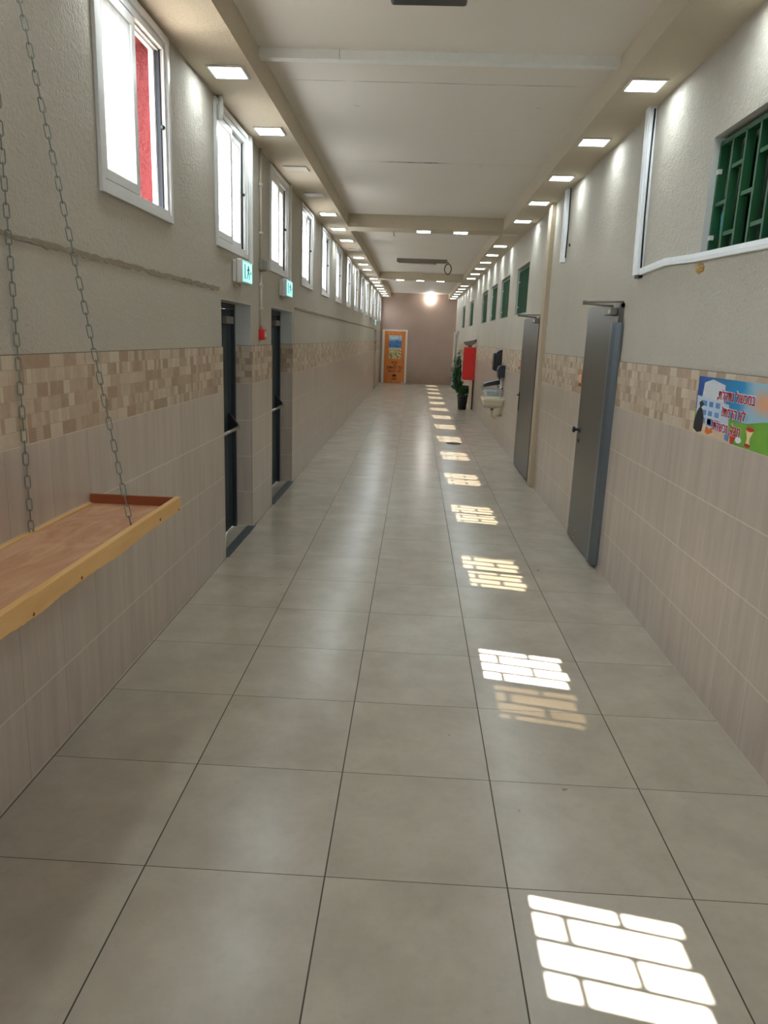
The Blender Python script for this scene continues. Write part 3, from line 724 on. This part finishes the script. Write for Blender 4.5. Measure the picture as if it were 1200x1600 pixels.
def make_right_door(n, a, b, h, label, handle, guard):
    t = thing('door_%d' % n, label, 'door', (XR, (a+b)/2, 0)); t['kind'] = 'structure'
    fr = MB().box(2.335, 2.42, a-0.0, a+0.04, 0, h).box(2.335, 2.42, b-0.03, b, 0, h).box(2.335, 2.42, a, b, h-0.03, h)
    fr.build('frame', 'steel_door', t)
    lo = MB().box(2.318, 2.36, a+0.012, b-0.004, 0.012, h-0.012, 0, 0.003).build('leaf', 'steel_door', t)
    cb = MB().box(2.27, 2.318, a+0.05, a+0.25, h-0.085, h-0.03, 0, 0.006); co_ = cb.build('closer', 'grey_metal', lo)
    MB().box(2.268, 2.272, a+0.07, a+0.14, h-0.075, h-0.045).build('closer_label', 'white_plastic', co_)
    arm = MB().tube([(2.295, a+0.10, h-0.02), (2.08, a+0.10, h-0.006)], 0.009, 8).tube([(2.08, a+0.10, h+0.004), (2.345, a+0.0, h+0.008)], 0.008, 8)
    arm.lathe([(0, 0), (0.016, 0), (0.016, 0.03), (0, 0.03)], (2.08, a+0.10, h-0.016), 10)
    arm.build('closer_arm', 'grey_metal', lo)
    if handle == 'knob':
        kb = MB().lathe([(0.0, 0.0), (0.030, 0.0), (0.030, -0.006), (0.012, -0.010), (0.012, -0.035), (0.026, -0.042), (0.026, -0.060), (0.0, -0.064)], (2.318, b-0.10, 1.0), 16, 'x')
        kb.build('door_knob', 'black', lo)
        MB().lathe([(0, 0), (0.016, 0), (0.016, -0.006), (0, -0.006)], (2.318, b-0.10, 0.90), 12, 'x').build('keyhole', 'black', lo)
    else:
        MB().box(2.310, 2.318, b-0.12, b-0.08, 0.80, 1.06, 0, 0.003).build('lock_plate', 'gasket', lo)
        MB().tube([(2.31, b-0.10, 1.02), (2.262, b-0.10, 1.02), (2.258, b-0.03, 1.02)], 0.010, 8).build('lever', 'chrome', lo)
    if guard:
        g = [(a-0.045, 2.330), (a-0.02, 2.300), (a+0.03, 2.285), (a+0.09, 2.288), (a+0.13, 2.316), (a+0.13, 2.322), (a+0.085, 2.296), (a+0.03, 2.293), (a-0.015, 2.308), (a-0.045, 2.345)]
        MB().prism([(x, y) for y, x in g], 'z', 0.03, h-0.14).build('finger_guard', 'steel_strip', t)
    sc = MB()
    for (yy, zz) in ((b-0.05, 0.10), (b-0.3, 0.12), (b-0.28, 0.05)): sc.lathe([(0, 0), (0.007, 0), (0.005, -0.003), (0, -0.003)], (2.318, yy, zz), 8, 'x')
    sc.build('screw', 'white_plastic', lo)
    return t
make_right_door(11, *R_DOORS[0], 'grey steel door with black knob, nearer of the two on the right', 'knob', True)
make_right_door(12, *R_DOORS[1], 'grey steel door with chrome lever just beyond the pilaster', 'lever', False)
t = thing('door_13', 'grey steel door in a white frame at the far end of the right wall', 'door', (XR, 25.95, 0)); t['kind'] = 'structure'
MB().box(2.31, 2.42, 25.3, 25.42, 0, 2.07).box(2.31, 2.42, 26.48, 26.6, 0, 2.07).box(2.31, 2.42, 25.3, 26.6, 2.0, 2.07).build('frame', 'white_paint', t)
MB().box(2.325, 2.365, 25.42, 26.48, 0.01, 2.0).build('leaf', 'steel_strip', t)
MB().box(2.30, 2.345, 26.75, YB, 0, 2.07).build('side_post', 'white_paint', t)
MB().box(2.305, 2.35, 26.62, 26.75, 0, 2.05).build('side_panel', 'steel_strip', t)

# small framed tile pictures beside the steel doors
for (y0, lab) in ((4.76, 'small orange picture stuck on the tiles beside the nearer steel door'), (8.86, 'small orange picture stuck on the tiles beside the farther steel door')):
    t = thing('wall_picture', lab, 'picture', (XR, y0+0.05, 1.37), 'small orange pictures on the border tiles')
    MB().box(XR-0.004, XR+0.001, y0, y0+0.12, 1.365, 1.495).build('card', plain('picture_orange', srgb(214, 116, 66), 0.5, var=0.2), t)
    MB().box(XR-0.006, XR-0.004, y0+0.025, y0+0.095, 1.40, 1.475).build('print', plain('picture_pale', srgb(220, 190, 160), 0.5, var=0.2), t)
    MB().prism([(y0+0.015, 1.37), (y0+0.105, 1.37), (y0+0.10, 1.392), (y0+0.06, 1.40), (y0+0.02, 1.388)], 'x', XR-0.004, XR-0.007).build('dark_motif', plain('picture_brown', srgb(86, 48, 34), 0.5), t)

# ------------------------------------------------------------------ lettering
def lettering(name, text, mat, parent, loc, size, facing, align='CENTER', offset=0.0, extrude=0.0006, sx=1.0):
    cu = bpy.data.curves.new(name, 'FONT'); cu.body = text; cu.size = size; cu.align_x = align; cu.extrude = extrude; cu.offset = offset
    tmp = bpy.data.objects.new(name, cu); COL.objects.link(tmp)
    dg = bpy.context.evaluated_depsgraph_get()
    me = bpy.data.meshes.new_from_object(tmp.evaluated_get(dg)); bpy.data.objects.remove(tmp); bpy.data.curves.remove(cu)
    me.name = name; me.materials.clear(); me.materials.append(M[mat])
    o = bpy.data.objects.new(name, me); COL.objects.link(o); o.parent = parent
    o.location = Vector(loc)-ORG[parent.name]
    if facing == '-x': R = Matrix(((0, 0, -1), (-1, 0, 0), (0, 1, 0)))
    else: R = Matrix(((1, 0, 0), (0, 0, -1), (0, 1, 0)))       # facing -y
    o.rotation_euler = R.to_euler(); o.scale = (sx, 1, 1)
    return o

# ------------------------------------------------------------------ poster on the right wall
PY0, PY1, PZ0, PZ1 = 1.975, 0.93, 1.303, 1.598
def poster_material():
    t = NT('poster_print'); p, x, y, z = t.pos()
    u = t.math('DIVIDE', t.math('SUBTRACT', PY0, y), PY0-PY1); v = t.math('DIVIDE', t.math('SUBTRACT', z, PZ0), PZ1-PZ0)
    cloud = t.noise(t.comb(t.math('MULTIPLY', u, 5.0), t.math('MULTIPLY', v, 2.0)), 1.4, 4)
    sky = t.mix(t.ramp(u, 0.0, 0.62), srgb(16, 70, 150), srgb(30, 150, 200))
    sky = t.mix(t.math('MULTIPLY', t.ramp(t.math('ADD', u, t.math('MULTIPLY', cloud, 0.2)), 0.60, 0.72), 0.85), sky, srgb(160, 192, 205))
    org = t.math('MULTIPLY', t.ramp(t.math('ADD', u, t.math('MULTIPLY', cloud, 0.16)), 0.68, 0.78), t.ramp(t.math('ABSOLUTE', t.math('SUBTRACT', v, 0.72)), 0.06, 0.24, (1, 1, 1, 1), (0, 0, 0, 1)))
    sky = t.mix(t.math('MULTIPLY', org, 0.8), sky, srgb(224, 150, 84))
    hill = t.math('ADD', 0.42, t.math('MULTIPLY', t.math('SINE', t.math('MULTIPLY', u, 9.0)), 0.06))
    grass = t.mix(cloud, srgb(44, 140, 48), srgb(150, 190, 70))
    c = t.mix(t.math('LESS_THAN', v, hill), sky, grass)
    path = t.math('LESS_THAN', t.math('ADD', v, t.math('MULTIPLY', u, 0.10)), 0.22)
    path = t.math('MULTIPLY', path, t.math('LESS_THAN', u, 0.46))
    c = t.mix(path, c, srgb(214, 190, 160))
    t.base(c); t.rough(0.35); return t.m
t = thing('poster', 'colourful cartoon litter poster with red Hebrew lettering on the right tiles', 'poster', (XR, (PY0+PY1)/2, PZ0))
MB().box(XR-0.003, XR+0.001, PY1, PY0, PZ0, PZ1).build('sheet', poster_material(), t)
def PP(u, v): return (PY0+(PY1-PY0)*u, PZ0+(PZ1-PZ0)*v)
def flat(name, mat, polys, lvl, parent=t):
    mb = MB()
    for q in polys: mb.prism([PP(*p) for p in q], 'x', XR-0.003, XR-0.003-0.0004*lvl)
    return mb.build(name, mat, parent)
def rect(u0, u1, v0, v1): return [(u0, v0), (u1, v0), (u1, v1), (u0, v1)]
def disc(u, v, ru, rv, n=14): return [(u+ru*math.cos(2*PI*k/n), v+rv*math.sin(2*PI*k/n)) for k in range(n)]
M['p_bld'] = plain('print_building', srgb(184, 200, 216), 0.4); M['p_bld2'] = plain('print_tower', srgb(206, 210, 214), 0.4)
M['p_win'] = plain('print_window_blue', srgb(92, 140, 192), 0.4); M['p_bag'] = plain('print_bag', srgb(30, 30, 34), 0.35, var=0.5, scale=60)
M['p_org'] = plain('print_orange', srgb(216, 112, 40), 0.4); M['p_red'] = plain('print_red', srgb(196, 40, 30), 0.4); M['p_cream'] = plain('print_cream', srgb(236, 208, 160), 0.4)
flat('printed_tower', 'p_bld2', [[(.07, .64), (.34, .58), (.33, .90), (.18, .97), (.08, .90)]], 1)
flat('printed_building', 'p_bld', [[(.01, .66), (.40, .60), (.42, .30), (.40, .17), (.02, .22)]], 2)
ws = []
for v0 in (.50, .34, .20):
    for u0 in (.07, .17, .25): ws.append(rect(u0, u0+(.075 if u0 < .1 else .05), v0, v0+.09))
ws.append(rect(.17, .33, .18, .30)); flat('printed_windows', 'p_win', ws, 3)
flat('printed_awning', 'p_bld2', [rect(.15, .28, .315, .345), rect(.15, .27, .15, .18)], 4)
flat('printed_rubbish_bag', 'p_bag', [[(.005, .06), (.06, .01), (.115, .05), (.125, .28), (.10, .42), (.075, .46), (.11, .52), (.075, .58), (.045, .54), (.06, .47), (.03, .38), (.005, .2)]], 4)
flat('printed_leaves', 'p_org', [[(.16, .05), (.20, .03), (.25, .08), (.24, .17), (.20, .11), (.17, .18)]], 4)
flat('printed_wrapper', 'p_red', [[(.46, .02), (.49, .0), (.51, .16), (.475, .22), (.45, .2)]], 4)
flat('printed_apple_core', 'p_cream', [[(.62, .04), (.66, .04), (.655, .16), (.685, .30), (.61, .30), (.63, .16)]], 4)
flat('printed_apple_ends', 'p_red', [disc(.648, .30, .038, .035), disc(.64, .05, .028, .03)], 5)
flat('printed_bottle', 'p_win', [[(.40, .03), (.44, .02), (.445, .12), (.43, .20), (.405, .18), (.395, .1)]], 4)
flat('printed_paper_ball', 'text_white', [disc(.545, .09, .03, .05)], 4)
for (txt, u, v, s) in ((',\u05ea\u05dc\u05e7\u05ea\u05e0 \u05dc\u05d5\u05e9\u05db\u05de\u05d1', .46, .665, .064), ('?\u05ea\u05de\u05e8\u05d4 \u05d0\u05dc', .46, .40, .064), ('!\u05ea\u05dc\u05e9\u05db\u05e0 ,\u05dc\u05d1\u05d7', .40, .14, .064)):
    y, z = PP(u, v)
    lettering('lettering_outline', txt, 'text_white', t, (XR-0.0045, y, z), s, '-x', offset=0.0045, extrude=0.0004)
    lettering('lettering', txt, 'text_red', t, (XR-0.0060, y, z), s, '-x', offset=0.0012, extrude=0.0004)

# ------------------------------------------------------------------ end wall door
t = thing('door_4', 'orange wooden door with a stained glass panel at the end of the corridor', 'door', (0, YB, 0)); t['kind'] = 'structure'
MB().box(-0.52, -0.43, YB-0.05, YB+0.01, 0, 2.08).box(0.40, 0.475, YB-0.05, YB+0.01, 0, 2.08).box(-0.43, 0.40, YB-0.05, YB+0.01, 2.02, 2.08).build('frame', 'white_paint', t)
lf = MB().box(-0.42, 0.395, YB-0.045, YB, 0.015, 2.02)
lo = lf.build('leaf', 'door_wood', t)
mo = MB(); a, b, c, d = -0.345, 0.325, 0.90, 1.92
for (x0, x1, z0, z1) in ((a, a+.05, c, d), (b-.05, b, c, d), (a, b, d-.05, d)): mo.box(x0, x1, YB-0.06, YB-0.045, z0, z1, 0, 0.006)
mo.build('moulding', 'door_wood', lo)
def art_material():
    t = NT('stained_glass'); p, x, y, z = t.pos()
    v = t.new('ShaderNodeTexVoronoi'); v.inputs['Scale'].default_value = 11.0; t.link(p, v.inputs['Vector'])
    lo_ = t.mix(t.ramp(t.math('MULTIPLY', z, 0.5), 0.68, 0.70), srgb(206, 190, 130), srgb(60, 120, 190))
    hi_ = t.mix(t.ramp(t.math('MULTIPLY', z, 0.5), 0.81, 0.87), lo_, srgb(176, 206, 222))
    c = t.mix(0.22, hi_, v.outputs['Color'], 'OVERLAY')
    dk = t.math('MULTIPLY', t.ramp(t.noise(p, 16.0, 3), 0.52, 0.6), t.math('LESS_THAN', z, 1.2))
    c = t.mix(t.math('MULTIPLY', dk, 0.8), c, srgb(60, 56, 44))
    v2 = t.new('ShaderNodeTexVoronoi', feature='DISTANCE_TO_EDGE'); v2.inputs['Scale'].default_value = 11.0; t.link(p, v2.inputs['Vector'])
    c = t.mix(t.math('LESS_THAN', v2.outputs['Distance'], 0.03), c, srgb(40, 50, 66))
    t.base(c); t.rough(0.25); return t.m
MB().box(-0.25, 0.25, YB-0.05, YB-0.044, 0.955, 1.855).build('art_panel', art_material(), lo)
for (txt, z, s) in (('\u05e0\u05d3 \u05d9\u05d5\u05d4\u05d5'.replace('\u05e0\u05d3', '\u05df\u05d3'), 0.78, .10), ('\u05ea\u05d0', 0.69, .09), ('\u05dd\u05d3\u05d0\u05d4 \u05dc\u05db', 0.555, .165), ('.\u05ea\u05d5\u05db\u05d6 \u05e3\u05db\u05dc', 0.43, .135)):
    lettering('lettering', txt, 'text_dark', lo, (0, YB-0.047, z), s, '-y', offset=0.003, extrude=0.001)
em = MB()
em.prism([(-.085, .255), (-.09, .33), (-.05, .31), (-.03, .35), (0, .375), (.03, .35), (.05, .31), (.09, .33), (.085, .255)], 'y', YB-0.045, YB-0.048)
em.box(-.09, .09, YB-0.048, YB-0.045, .20, .225).box(-.085, .085, YB-0.048, YB-0.045, .13, .165)
em.build('emblem', 'text_dark', lo)
MB().tube([(0.34, YB-0.045, 1.0), (0.34, YB-0.09, 1.0), (0.24, YB-0.095, 1.0)], 0.012, 8).build('handle', 'chrome', lo)
MB().box(-0.47, -0.425, YB-0.09, YB-0.045, 0.0, 0.12).box(0.30, 0.35, YB-0.075, YB-0.045, 0.0, 0.05).build('door_stop', 'white_paint', lo)

# ------------------------------------------------------------------ red cabinet, dish, plant
t = thing('fire_hose_cabinet', 'tall red metal cabinet on a wall post beside the potted plant', 'fire cabinet', (2.2, 17.15, 0.0))
MB().box(2.065, 2.344, 17.02, 17.30, 0.77, 1.59, 0, 0.01).build('body', 'red_enamel', t)
MB().box(2.048, 2.065, 17.03, 17.29, 0.785, 1.575, 0, 0.004).build('door', 'red_enamel', t)
MB().box(2.232, 2.305, 17.04, 17.12, 0.0, 0.77, 0, 0.006).build('post', 'beige_paint', t)
MB().box(2.31, 2.344, 17.04, 17.12, 0.02, 0.77).build('pipe_chase', 'drain', t)
t = thing('wall_dish', 'grey half-round dish tilted above the red cabinet', 'dish', (2.2, 17.15, 1.59))
dm = MB(); n = 16
def dish_pts(r, y): return [Vector((2.185+r*math.cos(PI+PI*k/n), y, 1.745+0.78*r*math.sin(PI+PI*k/n))) for k in range(n+1)]
tilt = Matrix.Rotation(-0.20, 4, 'Y'); piv = Vector((2.185, 0, 1.745))
A = [piv+(tilt @ (p-piv)) for p in dish_pts(0.158, 17.03)]; B = [piv+(tilt @ (p-piv)) for p in dish_pts(0.158, 17.28)]
dm.add(A+B, [tuple(range(n+1)), tuple(range(2*n+1, n, -1))]+[(k, k+1, n+2+k, n+1+k) for k in range(n)]+[(0, n+1, 2*n+1, n)])
dm.build('bowl', 'dish', t)
MB().prism([(2.30, 1.735), (2.335, 1.735), (2.342, 1.79), (2.305, 1.775)], 'y', 17.0, 17.06).build('rim_clip', 'black', t)
MB().tube([(2.20, 17.15, 1.588), (2.195, 17.15, 1.64)], 0.05, 12).build('foot', 'dish', t)
t = thing('potted_plant', 'leafy dark green plant in a black pot below the red cabinet', 'potted plant', (2.08, 17.2, 0))
PC = (2.09, 17.22)
MB().lathe([(0.0, 0.0), (0.105, 0.0), (0.135, 0.33), (0.145, 0.33), (0.145, 0.37), (0.128, 0.37), (0.125, 0.33), (0.0, 0.325)], (PC[0], PC[1], 0), 28).build('pot', 'pot', t)
MB().lathe([(0.0, 0.335), (0.122, 0.332)], (PC[0], PC[1], 0), 20).build('soil', 'soil', t)
stm = MB(); fol = MB(); rnd = random.Random(5)
for sidx in range(30):
    if sidx < 17: tx, tz = rnd.uniform(1.80, 2.02), rnd.uniform(0.62, 1.36)
    else: tx, tz = rnd.uniform(1.80, 2.26), rnd.uniform(0.46, 0.70)
    if sidx == 0: tx, tz = 1.97, 1.50
    ty = PC[1]+rnd.uniform(-0.20, 0.22); b0 = Vector((PC[0]+(rnd.uniform(-.10, -.06) if sidx < 17 else rnd.uniform(-.05, .06)), PC[1]+rnd.uniform(-.05, .06), 0.33))
    if tx > 2.12: ty = max(ty, 17.24)
    tgt = Vector((tx, ty, tz))
    path = [b0.lerp(tgt, q)+Vector((0, 0, 0.10*math.sin(PI*q))) for q in [k/7 for k in range(8)]]
    stm.tube(path, [0.007-0.0006*k for k in range(8)], 6)
    for j in range(70):
        q = rnd.uniform(0.25, 1.0); base = b0.lerp(tgt, q)+Vector((0, 0, 0.10*math.sin(PI*q)))
        aa = rnd.uniform(0, 2*PI); L = rnd.uniform(0.08, 0.17); wd = L*0.17
        dirv = Vector((math.cos(aa), math.sin(aa), rnd.uniform(-0.8, 0.5))).normalized(); side = dirv.cross(Vector((0, 0, 1))).normalized()
        tip = base+dirv*L-Vector((0, 0, L*0.3)); mid = base+dirv*L*0.5
        if max(tip.x, mid.x) > 2.30 or (max(tip.x, mid.x, base.x) > 2.03 and max(tip.z, base.z) > 0.75) or tip.z < 0.26 or (max(tip.x, mid.x)+wd > 2.21 and min(tip.y, base.y)-wd < 17.14): continue
        up = side.cross(dirv)*0.004
        fol.add([base, mid+side*wd, tip, mid-side*wd, mid+up], [(0, 1, 4), (1, 2, 4), (2, 3, 4), (3, 0, 4)])
stm.build('stem', 'stem', t); fol.build('foliage', 'leaf', t)
o = MB().prism([(2.245, 0.34), (2.30, 0.34), (2.29, 0.43), (2.27, 0.41), (2.255, 0.47)], 'y', 17.125, 17.135).build('paper_scrap', 'text_white'); tag(o, 'white scrap of paper stuck behind the cabinet post above the plant pot', 'paper scrap')
o = MB().lathe([(0, 0.001), (0.125, 0.001), (0.125, 0.007), (0.11, 0.008), (0.0, 0.009)], (1.55, 10.62, 0), 28).build('floor_drain', 'drain'); tag(o, 'round dark floor drain cover near the sun patches', 'floor drain')

# ------------------------------------------------------------------ hand-wash corner
t = thing('towel_dispenser', 'large black paper towel dispenser, higher one above the basins', 'dispenser', (2.29, 11.3, 1.24))
MB().prism([(XR, 1.24), (2.235, 1.24), (2.225, 1.50), (2.245, 1.56), (2.29, 1.60), (XR, 1.61)], 'y', 11.16, 11.46).build('body', 'black', t, bevel=0.006)
MB().box(2.205, 2.235, 11.18, 11.44, 1.25, 1.55, 0, 0.01).build('cover', 'black', t)
t = thing('soap_dispenser', 'dark navy rounded dispenser on the right wall above the near basin', 'dispenser', (2.28, 10.7, 1.14))
MB().prism([(XR, 1.15), (2.235, 1.15), (2.225, 1.28), (2.24, 1.33), (2.275, 1.355), (XR, 1.36)], 'y', 10.58, 10.82).build('body', 'navy', t, bevel=0.008)
MB().tube([(2.27, 10.7, 1.15), (2.27, 10.7, 1.12)], 0.018, 10).build('spout', 'black', t)
t = thing('wall_pipe', 'white pipework between the navy dispenser and the near basin', 'pipe', (2.31, 10.75, 0.85))
MB().tube([(2.315, 10.72, 1.13), (2.315, 10.72, 0.84)], 0.028, 12).build('pipe', 'white_plastic', t)
MB().tube([(2.315, 10.72, 0.98), (2.315, 10.72, 0.95)], 0.034, 12).build('collar', 'chrome', t)
t = thing('wall_shelf', 'black tilted wall shelf between the dispensers and basins', 'shelf', (2.2, 11.2, 0.95))
MB().prism([(2.03, 0.965), (2.05, 1.02), (2.12, 1.045), (2.30, 1.09), (XR, 1.12), (XR, 1.02), (2.28, 1.01), (2.10, 0.975)], 'y', 11.02, 11.30).build('tray', 'black', t, bevel=0.004)
MB().box(2.0, 2.05, 11.04, 11.28, 0.945, 0.965).build('lip', 'galv', t)
def basin(label, x0, x1, y0, y1, zt, dep, mat):
    t = thing('wash_basin', label, 'wash basin', ((x0+x1)/2, (y0+y1)/2, zt-dep), 'wash basins on the right wall')
    bm = bmesh.new(); n = 6
    outer = [(x1, y0), (x0+0.05, y0), (x0+0.015, y0+0.02), (x0, y0+0.07), (x0, y1-0.07), (x0+0.015, y1-0.02), (x0+0.05, y1), (x1, y1)]
    cx, cy = (x0+x1)/2+0.03, (y0+y1)/2
    rings = []
    for (s, z) in ((0.55, zt-dep), (0.80, zt-dep*0.75), (0.95, zt-0.05), (1.0, zt-0.035), (1.0, zt), (0.90, zt), (0.86, zt-0.03), (0.70, zt-dep*0.7), (0.3, zt-dep*0.8)):
        rings.append([bm.verts.new((min(x1, cx+(x-cx)*s) if s < 0.9 else cx+(x-cx)*s if x < x1 else x1, cy+(y-cy)*s, z)) for x, y in outer])
    for a, b in zip(rings[:-1], rings[1:]):
        for k in range(len(outer)): bm.faces.new((a[k], a[(k+1) % len(outer)], b[(k+1) % len(outer)], b[k]))
    bm.faces.new(rings[0][::-1]); bm.faces.new(rings[-1])
    mb = MB(); mb.bm(bm, 0, False); mb.build('bowl', mat, t, bevel=0.004)
    MB().tube([(x1-0.02, cy, zt+0.02), (x1-0.05, cy, zt+0.10), (x1-0.11, cy, zt+0.11), (x1-0.14, cy, zt+0.07)], 0.012, 10).build('tap', 'chrome', t)
    MB().tube([(cx-0.02, cy, zt-dep+0.02), (cx-0.02, cy, zt-dep-0.16), (cx+0.02, cy, zt-dep-0.20), (cx+0.07, cy, zt-dep-0.16), (XR, cy, zt-dep-0.14)], 0.020, 10).build('waste_pipe', 'pvc', t)
    MB().tube([(cx-0.02, cy, zt-dep-0.02), (cx-0.02, cy, zt-dep-0.06)], 0.030, 12).build('trap_collar', 'grey_metal', t)
    return t
basin('cream porcelain wash basin with exposed pipes, nearer the steel door', 1.985, XR, 10.45, 10.95, 0.81, 0.16, 'porcelain')
basin('pale blue wash basin behind the cream one on the right wall', 2.05, XR, 11.05, 11.45, 0.925, 0.15, 'porcelain_blue')
o = MB().prism([(2.06, 0.60), (2.30, 0.60), (2.30, 0.77), (2.06, 0.77)], 'y', 11.0, 11.03).build('splash_panel', 'porcelain_blue'); tag(o, 'pale panel under the blue wash basin', 'panel')
